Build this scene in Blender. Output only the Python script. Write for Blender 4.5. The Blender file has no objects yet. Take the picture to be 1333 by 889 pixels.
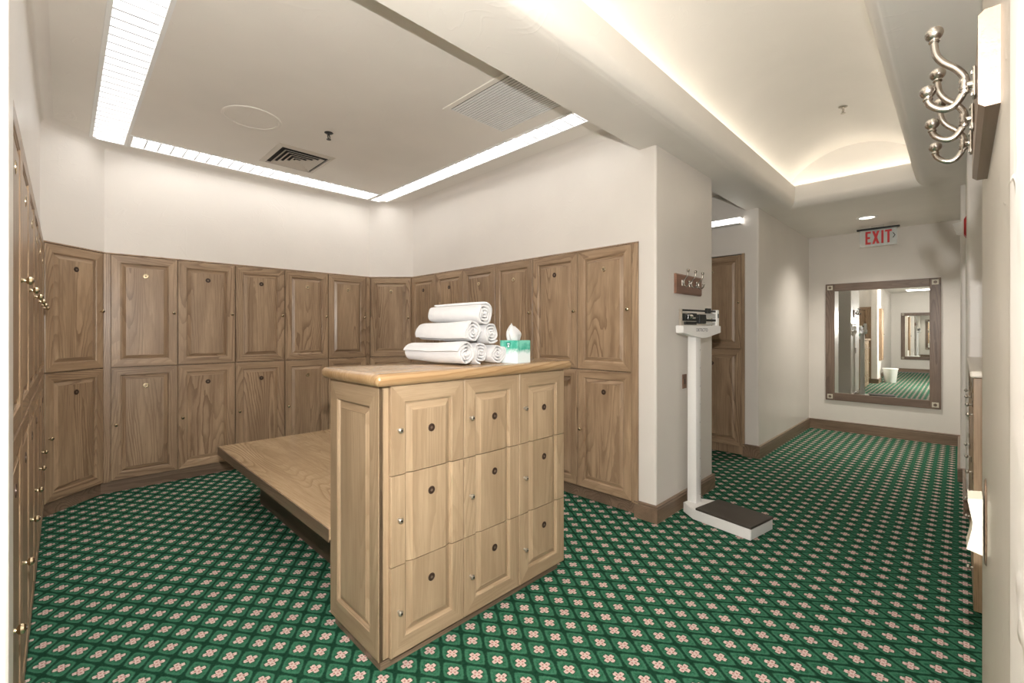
import bpy, bmesh, math, random
from math import sin, cos, pi, radians, sqrt, atan, atan2
from mathutils import Vector, Matrix
random.seed(7)
scene = bpy.context.scene
COL = scene.collection

# ------------------------------------------------------------------ node helpers
class NT:
    def __init__(s, name):
        s.m = bpy.data.materials.new(name); s.m.use_nodes = True
        s.t = s.m.node_tree; s.t.nodes.clear()
        s.out = s.t.nodes.new('ShaderNodeOutputMaterial')
        s.b = s.t.nodes.new('ShaderNodeBsdfPrincipled')
        s.t.links.new(s.b.outputs[0], s.out.inputs[0])
    def n(s, typ, **kw):
        nd = s.t.nodes.new(typ)
        for k, v in kw.items(): setattr(nd, k, v)
        return nd
    def put(s, sock, v):
        if isinstance(v, (int, float)):
            sock.default_value = v
        elif isinstance(v, (tuple, list)):
            sock.default_value = v if len(v) == len(sock.default_value) else tuple(v) + (1,)
        else: s.t.links.new(v, sock)
    def M(s, op, a, b=None, c=None, clamp=False):
        nd = s.n('ShaderNodeMath', operation=op, use_clamp=clamp)
        s.put(nd.inputs[0], a)
        if b is not None: s.put(nd.inputs[1], b)
        if c is not None: s.put(nd.inputs[2], c)
        return nd.outputs[0]
    def V(s, op, a, b=None):
        nd = s.n('ShaderNodeVectorMath', operation=op)
        s.put(nd.inputs[0], a)
        if b is not None: s.put(nd.inputs[1], b)
        return nd.outputs[0]
    def obj(s): return s.n('ShaderNodeTexCoord').outputs['Object']
    def sep(s, v):
        nd = s.n('ShaderNodeSeparateXYZ'); s.put(nd.inputs[0], v); return nd.outputs
    def noise(s, v, scale, detail=3, rough=.5, dist=0):
        nd = s.n('ShaderNodeTexNoise'); s.put(nd.inputs['Vector'], v)
        nd.inputs['Scale'].default_value = scale; nd.inputs['Detail'].default_value = detail
        nd.inputs['Roughness'].default_value = rough; nd.inputs['Distortion'].default_value = dist
        return nd.outputs['Fac']
    def mix(s, f, a, b, mode='MIX'):
        nd = s.n('ShaderNodeMix', data_type='RGBA', blend_type=mode)
        s.put(nd.inputs[0], f); s.put(nd.inputs[6], a); s.put(nd.inputs[7], b)
        return nd.outputs[2]
    def step(s, v, lo, hi):
        nd = s.n('ShaderNodeMapRange', interpolation_type='SMOOTHSTEP')
        s.put(nd.inputs[0], v); nd.inputs[1].default_value = lo; nd.inputs[2].default_value = hi
        return nd.outputs[0]
    def bump(s, h, strength=.2, dist=.01):
        nd = s.n('ShaderNodeBump'); nd.inputs['Strength'].default_value = strength
        nd.inputs['Distance'].default_value = dist; s.put(nd.inputs['Height'], h)
        s.t.links.new(nd.outputs[0], s.b.inputs['Normal'])
    def set(s, **kw):
        for k, v in kw.items(): s.put(s.b.inputs[k.replace('_', ' ')], v)

def plain(name, col, rough=.5, metal=0, emit=None, es=0, coat=0, trans=0):
    t = NT(name)
    tn = t.noise(t.obj(), 60, 2)
    c2 = tuple(min(1, c * 1.05) for c in col)
    t.set(Base_Color=t.mix(tn, col, c2), Roughness=rough, Metallic=metal)
    if emit:
        t.set(Emission_Color=emit, Emission_Strength=es)
    if coat: t.set(Coat_Weight=coat, Coat_Roughness=.1)
    if trans: t.set(Transmission_Weight=trans)
    return t.m

def wood(name, light, dark, axis='Z', rough=.38, coat=.15, vary=.16, cath=1.0):
    t = NT(name)
    rnd = t.n('ShaderNodeObjectInfo').outputs['Random']
    off = t.n('ShaderNodeCombineXYZ')
    t.put(off.inputs[0], t.M('MULTIPLY', rnd, 37.3)); t.put(off.inputs[1], t.M('MULTIPLY', rnd, 11.7)); t.put(off.inputs[2], t.M('MULTIPLY', rnd, 23.1))
    p = t.V('ADD', t.obj(), off.outputs[0])
    sc = {'Z': (1, 1, .14), 'X': (.14, 1, 1), 'Y': (1, .14, 1)}[axis]
    q = t.V('MULTIPLY', p, sc)
    # cathedral contour lines of a smooth field, present only in patches
    q2 = t.V('MULTIPLY', p, tuple(1 if c == 1 else .09 for c in sc))
    f = t.M('ADD', t.noise(q2, 4.2, 1, .4, .0), t.M('MULTIPLY', t.noise(t.V('MULTIPLY', p, tuple(1 if c == 1 else .3 for c in sc)), 26, 2, .5), .022))
    ring = t.M('FRACT', t.M('MULTIPLY', f, 30))
    line = t.M('MULTIPLY', t.M('MULTIPLY', t.step(ring, .35, .93), t.M('SUBTRACT', 1, t.step(ring, .93, 1.0))), .85 * cath)
    patch = t.step(t.noise(t.V('MULTIPLY', p, sc), 3.3, 1), .36, .60)
    line = t.M('MULTIPLY', line, t.M('ADD', .25, t.M('MULTIPLY', patch, .75)))
    # fine pores, stretched along the grain
    sc2 = tuple(1 if c == 1 else .022 for c in sc)
    fine = t.noise(t.V('MULTIPLY', p, sc2), 230, 3, .6)
    streak = t.noise(t.V('MULTIPLY', p, sc2), 48, 3, .6)
    pores = t.M('MULTIPLY', t.step(fine, .48, .72), .6)
    pores = t.M('MAXIMUM', pores, t.M('MULTIPLY', t.step(streak, .48, .75), .55))
    broad = t.noise(q, 9, 3, .55)
    mx = tuple(.5 * a + .5 * b for a, b in zip(light, dark))
    c = t.mix(t.step(broad, .32, .68), light, mx)
    c = t.mix(t.M('MAXIMUM', line, pores), c, dark)
    hv = t.n('ShaderNodeHueSaturation')
    t.put(hv.inputs['Value'], t.M('ADD', t.M('MULTIPLY', t.M('FRACT', t.M('MULTIPLY', rnd, 7.77)), vary), 1 - vary / 2))
    t.put(hv.inputs['Color'], c)
    t.set(Base_Color=hv.outputs[0], Roughness=rough, Coat_Weight=coat, Coat_Roughness=.22)
    t.bump(t.M('SUBTRACT', 1, t.M('MAXIMUM', line, pores)), .12, .002)
    return t.m

LK_L, LK_D = (.45, .318, .202), (.175, .105, .058)
M = {}
M['lk_v'] = wood('locker_oak', LK_L, LK_D, 'Z')
M['lk_h'] = wood('locker_oak_rail', LK_L, LK_D, 'X')
IS_L, IS_D = (.445, .33, .212), (.245, .165, .095)
M['is_v'] = wood('island_oak', IS_L, IS_D, 'Z', vary=.06, cath=.6)
M['is_h'] = wood('island_oak_rail', IS_L, IS_D, 'X', vary=.06, cath=.6)
M['top'] = wood('countertop_oak', (.47, .315, .17), (.28, .165, .075), 'X', rough=.2, coat=.5, vary=.04)
M['bench'] = wood('bench_oak', (.58, .42, .255), (.33, .215, .115), 'Y', rough=.2, coat=.5, vary=.04)
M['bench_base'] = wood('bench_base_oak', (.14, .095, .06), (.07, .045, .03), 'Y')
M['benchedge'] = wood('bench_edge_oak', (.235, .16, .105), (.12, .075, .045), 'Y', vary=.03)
M['base_x'] = wood('baseboard_oak', (.27, .185, .125), (.13, .085, .055), 'X', vary=.03)
M['base_y'] = wood('baseboard_oak_y', (.29, .20, .135), (.14, .09, .058), 'Y', vary=.03)
M['frame_x'] = wood('mirror_oak', (.21, .145, .105), (.085, .055, .04), 'Y', vary=.03)
M['frame_z'] = wood('mirror_oak_z', (.21, .145, .105), (.085, .055, .04), 'Z', vary=.03)
M['rackwood'] = wood('rack_wood', (.26, .125, .075), (.13, .06, .035), 'X', vary=.03)
M['rackoak'] = wood('rack_oak', (.225, .155, .108), (.15, .095, .06), 'X', vary=.03)

def paint(name, col, rough=.35, bump=.12, scale=7):
    t = NT(name)
    o = t.obj()
    h = t.noise(o, scale, 3, .5, .6)
    c = t.mix(t.step(t.noise(o, 2.2, 2), .3, .7), col, tuple(x * .965 for x in col))
    t.set(Base_Color=c, Roughness=rough)
    ridge = t.M('ABSOLUTE', t.M('SUBTRACT', t.noise(o, 3.1, 2, .5, 1.2), .5))
    crest = t.M('SUBTRACT', 1, t.step(ridge, 0, .012))
    t.bump(t.M('ADD', h, t.M('MULTIPLY', crest, .35)), bump, .012)
    return t.m
M['wall'] = paint('wall_paint', (.80, .755, .70))
M['ceil'] = paint('ceiling_paint', (.87, .83, .77), .5, .12, 4)
M['white'] = plain('white_enamel', (.84, .83, .81), .3)
M['white_metal'] = plain('fixture_white', (.86, .86, .85), .35)
M['cream'] = plain('cream_plastic', (.60, .555, .45), .4)
M['vent'] = plain('vent_paint', (.62, .57, .50), .45)
M['dark'] = plain('recess_shade', (.02, .018, .015), .8)  # near-black colour standing in for shade inside gaps and holes
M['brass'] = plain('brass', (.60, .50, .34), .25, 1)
M['nickel'] = plain('satin_nickel', (.56, .52, .46), .3, .9)
M['hook'] = plain('hook_nickel', (.40, .37, .33), .27, 1)
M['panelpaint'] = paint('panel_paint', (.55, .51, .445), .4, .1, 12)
M['chrome'] = plain('chrome', (.75, .75, .75), .12, 1)
M['bronze'] = plain('bronze_plate', (.055, .032, .022), .35, .3)
M['bronze_l'] = plain('bronze_center', (.22, .17, .13), .35, .6)
M['black'] = plain('black_metal', (.02, .022, .022), .4)
M['mat'] = plain('rubber_mat', (.055, .045, .036), .55)
M['red'] = plain('red_letter', (.62, .03, .035), .4)
M['redp'] = plain('red_plastic', (.42, .03, .03), .4)
M['mirror'] = plain('mirror_glass', (.93, .95, .93), .0, 1)
M['lamp'] = plain('lamp_panel', (1, 1, 1), .5, 0, (1, .975, .94), 4.4)
M['lamp2'] = plain('cove_lamp', (1, 1, 1), .5, 0, (1, .93, .82), 3.9)
M['louver'] = plain('louver_white', (.42, .42, .43), .35)
M['knobdk'] = plain('knob_dark_center', (.03, .022, .016), .35, .3)
M['text'] = plain('printed_grey', (.25, .25, .26), .5)
M['bin'] = plain('bin_plastic', (.82, .82, .78), .4)

def towel_mat():
    t = NT('terry_cotton')
    o = t.obj()
    t.set(Base_Color=t.mix(t.noise(o, 30, 3), (.68, .68, .685), (.60, .60, .61)), Roughness=.95, Sheen_Weight=.3)
    t.bump(t.M('ADD', t.noise(o, 420, 2), t.M('MULTIPLY', t.noise(t.V('MULTIPLY', o, (1, .35, 1)), 26, 2), 2.2)), .5, .004)
    return t.m
M['towel'] = towel_mat()

def acrylic():
    t = NT('clear_acrylic')
    t.set(Base_Color=(.9, .93, .92), Roughness=.05, Alpha=.35)
    return t.m
M['acrylic'] = acrylic()

def tissue_mat():
    t = NT('tissue_carton')
    o = t.obj(); z = t.sep(o)[2]
    nz = t.noise(o, 34, 4, .6, .4)
    k = t.step(t.M('ADD', z, t.M('MULTIPLY', t.M('SUBTRACT', nz, .5), .075)), .045, .085)
    teal = t.mix(t.step(t.noise(o, 22, 3), .38, .62), (.045, .36, .26), (.20, .58, .46))
    c = t.mix(k, (.74, .83, .84), teal)
    t.set(Base_Color=c, Roughness=.4)
    return t.m
M['tissue'] = tissue_mat()

def carpet():
    t = NT('floral_carpet')
    o = t.obj()
    xs, ys, _ = t.sep(o)
    u = t.M('DIVIDE', t.M('SUBTRACT', xs, 1.197), .1145)
    v = t.M('DIVIDE', t.M('SUBTRACT', ys, 1.565), .1668)
    def cell(a, sh): return t.M('SUBTRACT', t.M('FRACT', t.M('ADD', a, sh)), .5)
    ua, va = cell(u, .5), cell(v, .5)
    ub, vb = cell(u, 0.), cell(v, 0.)
    def dia(a, b): return t.M('ADD', t.M('ABSOLUTE', a), t.M('ABSOLUTE', b))
    dA, dB = dia(ua, va), dia(ub, vb)
    isA = t.M('LESS_THAN', dA, dB)
    def pick(a, b): return t.M('ADD', t.M('MULTIPLY', isA, a), t.M('MULTIPLY', t.M('SUBTRACT', 1, isA), b))
    lu, lv = pick(ua, ub), pick(va, vb)
    # leaf-shaped (ogee) field
    d = t.M('ADD', t.M('POWER', t.M('ABSOLUTE', t.M('MULTIPLY', lu, 2)), 1.25), t.M('POWER', t.M('ABSOLUTE', t.M('MULTIPLY', lv, 2)), 1.25))
    d = t.M('ADD', d, t.M('MULTIPLY', t.M('SUBTRACT', t.noise(o, 160, 2), .5), .16))
    px, py = t.M('MULTIPLY', lu, .1145), t.M('MULTIPLY', lv, .1668)
    r = t.M('SQRT', t.M('ADD', t.M('MULTIPLY', px, px), t.M('MULTIPLY', py, py)))
    th = t.M('ARCTAN2', py, px)
    c4 = t.M('COSINE', t.M('MULTIPLY', th, 4))
    # notched tips of the petals
    c8 = t.M('COSINE', t.M('MULTIPLY', th, 8))
    R = t.M('ADD', t.M('ADD', .0220, t.M('MULTIPLY', c4, .0062)), t.M('MULTIPLY', c8, -.0026))
    R = t.M('ADD', R, t.M('MULTIPLY', t.M('SUBTRACT', t.noise(o, 260, 1), .5), .008))
    petal = t.M('SUBTRACT', 1, t.step(t.M('SUBTRACT', r, R), -.0012, .0012))
    edge = t.M('SUBTRACT', 1, t.step(t.M('SUBTRACT', r, R), .001, .006))
    pile = t.noise(o, 700, 2, .7)
    blot = t.step(t.noise(o, 75, 4, .7), .30, .70)
    gdark = t.mix(blot, (.004, .036, .018), (.014, .060, .032))
    gmid = t.mix(blot, (.012, .092, .047), (.055, .20, .118))
    ghi = (.075, .25, .15)
    g = t.mix(t.step(d, .58, .80), gmid, gdark)
    rim = t.M('MULTIPLY', t.step(d, .48, .60), t.M('SUBTRACT', 1, t.step(d, .64, .76)))
    g = t.mix(t.M('MULTIPLY', rim, .42), g, ghi)
    g = t.mix(t.M('MULTIPLY', edge, .8), g, (.022, .035, .022))
    ringp = t.M('MULTIPLY', t.step(r, .005, .009), t.M('SUBTRACT', 1, t.step(r, .013, .017)))
    spot = t.step(t.noise(o, 210, 2), .42, .60)
    pinkf = t.M('MAXIMUM', t.M('MULTIPLY', ringp, t.step(c4, -.5, .6)), t.M('MULTIPLY', spot, .55))
    pet = t.mix(pinkf, (.80, .66, .59), (.44, .19, .18))
    c = t.mix(petal, g, pet)
    c = t.mix(t.M('MULTIPLY', pile, .35), c, t.mix(.5, c, (0, 0, 0)))
    t.set(Base_Color=c, Roughness=.95, Specular_IOR_Level=.1)
    t.bump(pile, .5, .004)
    return t.m
M['carpet'] = carpet()

# ------------------------------------------------------------------ mesh helpers
def mesh_obj(name, bm, mats, parent=None, smooth=False, loc=None, rotz=0.):
    me = bpy.data.meshes.new(name)
    bmesh.ops.recalc_face_normals(bm, faces=bm.faces)
    bm.to_mesh(me); bm.free()
    if not isinstance(mats, (list, tuple)): mats = [mats]
    for m in mats: me.materials.append(m)
    if smooth is not False:
        ang = radians(smooth if smooth is not True else 40)
        for p in me.polygons: p.use_smooth = True
        try: me.set_sharp_from_angle(angle=ang)
        except Exception: pass
    return link(name, me, parent, loc, rotz)

def link(name, me, parent=None, loc=None, rotz=0.):
    o = bpy.data.objects.new(name, me); COL.objects.link(o)
    if parent: o.parent = parent
    if loc: o.location = loc
    if rotz: o.rotation_euler = (0, 0, rotz)
    return o

def thing(name, label, cat, loc=(0, 0, 0), rotz=0., group=None):
    o = bpy.data.objects.new(name, None); COL.objects.link(o)
    o.empty_display_size = .05
    o.location = loc; o.rotation_euler = (0, 0, rotz)
    return tag(o, label, cat, group)
def tag(o, label, cat, group=None):
    o['label'] = label; o['category'] = cat
    if group: o['group'] = group
    return o
def struct(o): o['kind'] = 'structure'; return o

def box(bm, x0, x1, y0, y1, z0, z1, bev=0., mi=0, mat=None):
    b2 = bmesh.new()
    vs = [b2.verts.new((x, y, z)) for x in (x0, x1) for y in (y0, y1) for z in (z0, z1)]
    for f in ((0, 1, 3, 2), (4, 6, 7, 5), (0, 4, 5, 1), (2, 3, 7, 6), (0, 2, 6, 4), (1, 5, 7, 3)):
        b2.faces.new([vs[i] for i in f])
    if bev: bmesh.ops.bevel(b2, geom=b2.edges[:], offset=bev, segments=2, affect='EDGES', profile=.5)
    merge(bm, b2, mi, mat)
def merge(bm, b2, mi=0, mat=None):
    if mat is not None: bmesh.ops.transform(b2, matrix=mat, verts=b2.verts)
    mp = {v: bm.verts.new(v.co) for v in b2.verts}
    for f in b2.faces:
        try:
            nf = bm.faces.new([mp[v] for v in f.verts]); nf.material_index = mi if mi else f.material_index
        except ValueError: pass
    b2.free()
def prism(bm, poly, z0, z1, mi=0):
    a = [bm.verts.new((x, y, z0)) for x, y in poly]; b = [bm.verts.new((x, y, z1)) for x, y in poly]
    n = len(poly)
    for i in range(n):
        f = bm.faces.new((a[i], a[(i + 1) % n], b[(i + 1) % n], b[i])); f.material_index = mi
    for f in (bm.faces.new(a[::-1]), bm.faces.new(b)): f.material_index = mi
def extrude_profile(bm, prof, a, b):
    """prof: list of (n, z) in plane perpendicular to the horizontal line a->b, n to the left of it"""
    a, b = Vector((*a, 0)), Vector((*b, 0)); t = (b - a).normalized(); nn = Vector((-t.y, t.x, 0))
    A = [bm.verts.new(a + nn * p[0] + Vector((0, 0, p[1]))) for p in prof]
    B = [bm.verts.new(b + nn * p[0] + Vector((0, 0, p[1]))) for p in prof]
    n = len(prof)
    for i in range(n): bm.faces.new((A[i], A[(i + 1) % n], B[(i + 1) % n], B[i]))
    bm.faces.new(A[::-1]); bm.faces.new(B)
def sweep(bm, prof, path, closed=False):
    """mitred sweep; prof (n,z) with n to the left of the path direction, open polyline path of (x,y)"""
    P = [Vector((*p, 0)) for p in path]; N = len(P); rings = []
    for i in range(N):
        if closed: d0, d1 = P[i] - P[i - 1], P[(i + 1) % N] - P[i]
        else:
            d0 = P[i] - P[i - 1] if i else P[1] - P[0]
            d1 = P[i + 1] - P[i] if i < N - 1 else d0
        d0.normalize(); d1.normalize()
        n0, n1 = Vector((-d0.y, d0.x, 0)), Vector((-d1.y, d1.x, 0))
        m = (n0 + n1); m = m / m.dot(n0) if m.length > 1e-6 else n0
        rings.append([bm.verts.new(P[i] + m * p[0] + Vector((0, 0, p[1]))) for p in prof])
    k = len(prof)
    for i in range(N if closed else N - 1):
        A, B = rings[i], rings[(i + 1) % N]
        for j in range(k): bm.faces.new((A[j], A[(j + 1) % k], B[(j + 1) % k], B[j]))
    if not closed:
        bm.faces.new(rings[0][::-1]); bm.faces.new(rings[-1])
def lathe(bm, prof, seg=20, mat=None, mi=0):
    """prof list of (r, z) revolved about z"""
    b2 = bmesh.new(); rings = []
    for r, z in prof:
        if r < 1e-6: rings.append([b2.verts.new((0, 0, z))])
        else: rings.append([b2.verts.new((r * cos(2 * pi * i / seg), r * sin(2 * pi * i / seg), z)) for i in range(seg)])
    for A, B in zip(rings, rings[1:]):
        for i in range(seg):
            j = (i + 1) % seg
            q = [A[i % len(A)], A[j % len(A)], B[j % len(B)], B[i % len(B)]]
            u = []
            for v in q:
                if v not in u: u.append(v)
            if len(u) > 2:
                try: b2.faces.new(u)
                except ValueError: pass
    for R in (rings[0], rings[-1]):
        if len(R) > 2:
            try: b2.faces.new(R)
            except ValueError: pass
    bmesh.ops.recalc_face_normals(b2, faces=b2.faces)
    merge(bm, b2, mi, mat)
def tube(bm, pts, rad, seg=10, mat=None, mi=0):
    P = [Vector(p) for p in pts]; b2 = bmesh.new(); rings = []
    up = Vector((0.13, 0.31, .94)); prev = None
    for i, p in enumerate(P):
        t = (P[min(i + 1, len(P) - 1)] - P[max(i - 1, 0)]).normalized()
        if prev is None:
            a = t.cross(up); a = a if a.length > .1 else t.cross(Vector((1, 0, 0)))
        else: a = prev - t * prev.dot(t)
        a.normalize(); prev = a; b = t.cross(a)
        r = rad[i] if isinstance(rad, (list, tuple)) else rad
        rings.append([b2.verts.new(p + (a * cos(2 * pi * k / seg) + b * sin(2 * pi * k / seg)) * r) for k in range(seg)])
    for A, B in zip(rings, rings[1:]):
        for k in range(seg): b2.faces.new((A[k], A[(k + 1) % seg], B[(k + 1) % seg], B[k]))
    b2.faces.new(rings[0][::-1]); b2.faces.new(rings[-1])
    merge(bm, b2, mi, mat)
def catmull(pts, n=6):
    P = [Vector(p) for p in pts]; out = []
    for i in range(len(P) - 1):
        p0, p1, p2, p3 = P[max(i - 1, 0)], P[i], P[i + 1], P[min(i + 2, len(P) - 1)]
        for k in range(n):
            s = k / n
            out.append(.5 * ((2 * p1) + (p2 - p0) * s + (2 * p0 - 5 * p1 + 4 * p2 - p3) * s * s + (3 * p1 - p0 - 3 * p2 + p3) * s ** 3))
    out.append(P[-1]); return out
def rot(axis, deg): return Matrix.Rotation(radians(deg), 4, axis)
def T(x, y, z): return Matrix.Translation((x, y, z))

def text_mesh(txt, size, depth, xs=1.0):
    cu = bpy.data.curves.new('lettering', 'FONT'); cu.body = txt; cu.size = size; cu.extrude = depth
    cu.align_x = 'CENTER'; cu.align_y = 'CENTER'; cu.offset = size * .012
    ob = bpy.data.objects.new('lettering', cu); COL.objects.link(ob)
    dg = bpy.context.evaluated_depsgraph_get(); dg.update()
    me = bpy.data.meshes.new_from_object(ob.evaluated_get(dg))
    bpy.data.objects.remove(ob); bpy.data.curves.remove(cu)
    me.transform(Matrix.Diagonal((xs, 1, 1, 1)))
    return me

# ------------------------------------------------------------------ camera (at the edge of the corridor, 1.40 m high)
EYE = 1.40; F_PX = 584.0
cd = bpy.data.cameras.new('camera'); cam = bpy.data.objects.new('camera', cd); COL.objects.link(cam)
cd.sensor_width = 36.0; cd.lens = F_PX / 1333 * 36.0
cd.shift_y = -(444.5 - 432.0) / 1333
cd.clip_start = .01
cam.location = (0, 0, EYE); cam.rotation_euler = (pi / 2, 0, radians(-45.025))
scene.camera = cam

# ------------------------------------------------------------------ room shell
XR, YC, YB, XL = 3.07, 1.576, 5.19, -.10      # plaster planes
ZC, ZS = 3.0, 2.77                             # bay ceiling, corridor soffit
XM = 7.75                                      # mirror wall
XE = -5.3                                     # far end of the corridor behind
LT = 2.07                                      # locker tops

bm = bmesh.new(); box(bm, -5.2, 8.2, -2.2, 6.2, -.1, 0)
struct(mesh_obj('floor', bm, M['carpet']))

def wallobj(name, polys, mat='wall', bev=0):
    bm = bmesh.new()
    for poly, z0, z1 in polys: prism(bm, poly, z0, z1)
    o = mesh_obj(name, bm, M[mat]); struct(o)
    return o
def rect(x0, x1, y0, y1): return [(x0, y0), (x1, y0), (x1, y1), (x0, y1)]
def rrect(x0, x1, y0, y1, corners, r=.018):
    """rectangle whose listed corners (0=x0y0,1=x1y0,2=x1y1,3=x0y1) are bull-nosed"""
    P = [(x0, y0), (x1, y0), (x1, y1), (x0, y1)]; C = [(1, 1), (-1, 1), (-1, -1), (1, -1)]; out = []
    for i, (x, y) in enumerate(P):
        if i in corners:
            cx, cy = x + C[i][0] * r, y + C[i][1] * r
            a0 = [180, 270, 0, 90][i]
            for k in range(5):
                a = radians(a0 + 90 * k / 4); out.append((cx + r * cos(a), cy + r * sin(a)))
        else: out.append((x, y))
    return out
TOPZ = 3.5
YP = 1.715
wallobj('wall_pillar', [(rrect(XR, 4.125, YC, YP, (0, 1)), 0, TOPZ), (rect(3.56, 4.125, YP, 5.9), 0, TOPZ), (rect(XR, 3.56, YP, 4.805), LT, TOPZ)])
wallobj('wall_back', [([(.25, YB), (2.69, YB), (2.69, 5.9), (.25, 5.9)], LT, TOPZ),
                      ([(2.69, YB), (XR, 4.805), (3.56, 4.805), (3.56, 5.9), (2.69, 5.9)], LT, TOPZ),
                      ([(XL - .02, 4.822), (.25, YB), (.25, 5.9), (-.7, 5.9), (-.7, 4.822)], LT, TOPZ)])
wallobj('wall_left', [(rrect(-.75, -.09, YC, YP, (1,)), 0, TOPZ), (rect(-.75, XL - .02, YP, 4.822), LT, TOPZ), (rect(-.75, -.6, YP, 4.822), 0, LT)])
wallobj('wall_corridor', [(rrect(5.43, XM + .2, YC, YP, (0,)), 0, TOPZ), (rect(5.95, XM + .2, YP, 3.9), 0, TOPZ), (rect(5.43, 5.95, YP, 3.9), 2.285, TOPZ)])
wallobj('wall_alcove', [(rect(4.125, 5.95, 3.75, 3.9), 0, TOPZ)])
wallobj('wall_mirror', [(rect(XM, XM + .2, -.7, YC), 0, TOPZ)])
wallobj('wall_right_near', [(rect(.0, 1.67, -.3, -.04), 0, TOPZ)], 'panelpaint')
wallobj('trim_5', [(rect(-.9, .0, -.3, -.04), 0, TOPZ), (rrect(0, .63, -.041, -.033, (2,), .004), 0, ZS)])
wallobj('wall_right', [(rect(1.5, 4.9, -.9, -.7), 0, TOPZ), (rect(1.5, 1.67, -.7, -.3), 0, TOPZ),
                       (rrect(4.85, 5.95, -.7, -.035, (3,)), 0, TOPZ), (rrect(5.93, XM, -.7, 0., (3,)), 0, TOPZ)])
wallobj('wall_outer', [(rect(-.9, 3.6, 5.9, 6.05), 0, TOPZ), (rect(-.9, -.75, 1.95, 5.9), 0, TOPZ), (rect(5.95, 8.2, 3.9, 4.05), 0, TOPZ), (rect(3.4, 5.9, 5.9, 6.05), 0, TOPZ)])
wallobj('wall_behind', [(rect(XE - .2, XE, -.7, 3.2), 0, TOPZ), (rect(XE, -.75, 1.735, 1.95), 0, TOPZ),
                        (rect(XE, -.9, -.7, -.04), 0, TOPZ)])

# bay ceiling with a U-shaped slot for the lights
LX0, LX1, RX0, RX1, BY0, BY1, FY = .150, .388, 2.612, 2.826, 4.765, 5.065, 1.76
bm = bmesh.new()
xs = [-.75, LX0, LX1, RX0, RX1, 3.56]; ys = [YP - .01, FY, BY0, BY1, 5.9]
def slot(i, j):
    cx, cy = (xs[i] + xs[i + 1]) / 2, (ys[j] + ys[j + 1]) / 2
    if not (FY < cy < BY1): return False
    return (LX0 < cx < LX1) or (RX0 < cx < RX1) or (cy > BY0 and LX0 < cx < RX1)
for i in range(5):
    for j in range(4):
        if not slot(i, j): box(bm, xs[i], xs[i + 1], ys[j], ys[j + 1], ZC, ZC + .14)
struct(mesh_obj('ceiling', bm, M['ceil']))
# rounded plaster cove where walls meet the bay ceiling
def arcprof(r, seg=6):
    pts = [(0, ZC - r), (-.03, ZC - r), (-.03, ZC + .02), (r, ZC + .02), (r, ZC)]
    for k in range(1, seg):
        a = radians(90 * k / seg); pts.append((r - r * sin(a), ZC - r + r * cos(a)))
    return pts
bm = bmesh.new()
sweep(bm, [(-n, z) for n, z in arcprof(.07)], [(XL - .02, YP), (XL - .02, 4.822), (.25, YB), (2.69, YB), (XR, 4.805), (XR, YP)])
struct(mesh_obj('trim_1', bm, M['wall'], smooth=35))

# corridor soffit, tray and barrel vault
TX0, TX1, TY0, TY1 = -2.6, 5.70, .30, 1.29
rb = .10
bm = bmesh.new()
box(bm, XE, XM, TY1 + rb, YP - .005, ZS, ZS + .2)
box(bm, XE, XM, -.7, TY0 - rb, ZS, ZS + .2)
box(bm, TX1 + rb, XM, TY0 - rb, TY1 + rb, ZS, ZS + .2)
box(bm, XE, TX0 - rb, TY0 - rb, TY1 + rb, ZS, ZS + .2)
box(bm, XE, -.75, YP - .005, 1.74, ZS, ZS + .2)
prof = [(rb, ZS + .2), (rb, ZS)]
for k in range(1, 9):
    a = radians(90 * k / 8); prof.append((rb - rb * sin(a), ZS + rb - rb * cos(a)))
prof += [(0, 3.0), (.008, 3.01), (.03, 3.01), (.03, 2.92), (.09, 2.92), (.09, ZS + .2)]
sweep(bm, [(n, z) for n, z in prof], [(TX0, TY0), (TX0, TY1), (TX1, TY1), (TX1, TY0)], closed=True)
struct(mesh_obj('ceiling_soffit', bm, M['ceil'], smooth=35))
bm = bmesh.new()
V0, V1, VS, VH = .17, 1.42, 3.0, .36
hc = (V1 - V0) / 2; R = (hc * hc + VH * VH) / (2 * VH); yc = (V0 + V1) / 2; zc = VS + VH - R; am = math.asin(hc / R)
vx0, vx1 = TX0 - .13, TX1 + .13
arc = [(yc + R * sin(-am + 2 * am * k / 24), zc + R * cos(-am + 2 * am * k / 24)) for k in range(25)]
A = [bm.verts.new((vx0, y, z)) for y, z in arc]; B = [bm.verts.new((vx1, y, z)) for y, z in arc]
for k in range(24): bm.faces.new((A[k], A[k + 1], B[k + 1], B[k]))
for Rg, x in ((A, vx0), (B, vx1)):
    bm.faces.new(Rg)
A2 = [bm.verts.new((x, y, ZS + .19)) for x, y in ((vx0, V0), (vx1, V0), (vx1, V1), (vx0, V1))]
lo = [A[0], B[0], B[-1], A[-1]]
for k in range(4): bm.faces.new((A2[k], A2[(k + 1) % 4], lo[(k + 1) % 4], lo[k]))
struct(mesh_obj('ceiling_vault', bm, M['ceil'], smooth=30))
# alcove ceiling
bm = bmesh.new(); box(bm, 4.125, 5.95, YP - .01, 3.9, ZC, ZC + .1); struct(mesh_obj('ceiling_alcove', bm, M['ceil']))
# roof lid over everything (keeps the building dark outside)
bm = bmesh.new(); box(bm, -5.2, 8.2, -1.2, 6.2, TOPZ, TOPZ + .1); struct(mesh_obj('ceiling_slab', bm, M['ceil']))

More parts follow.
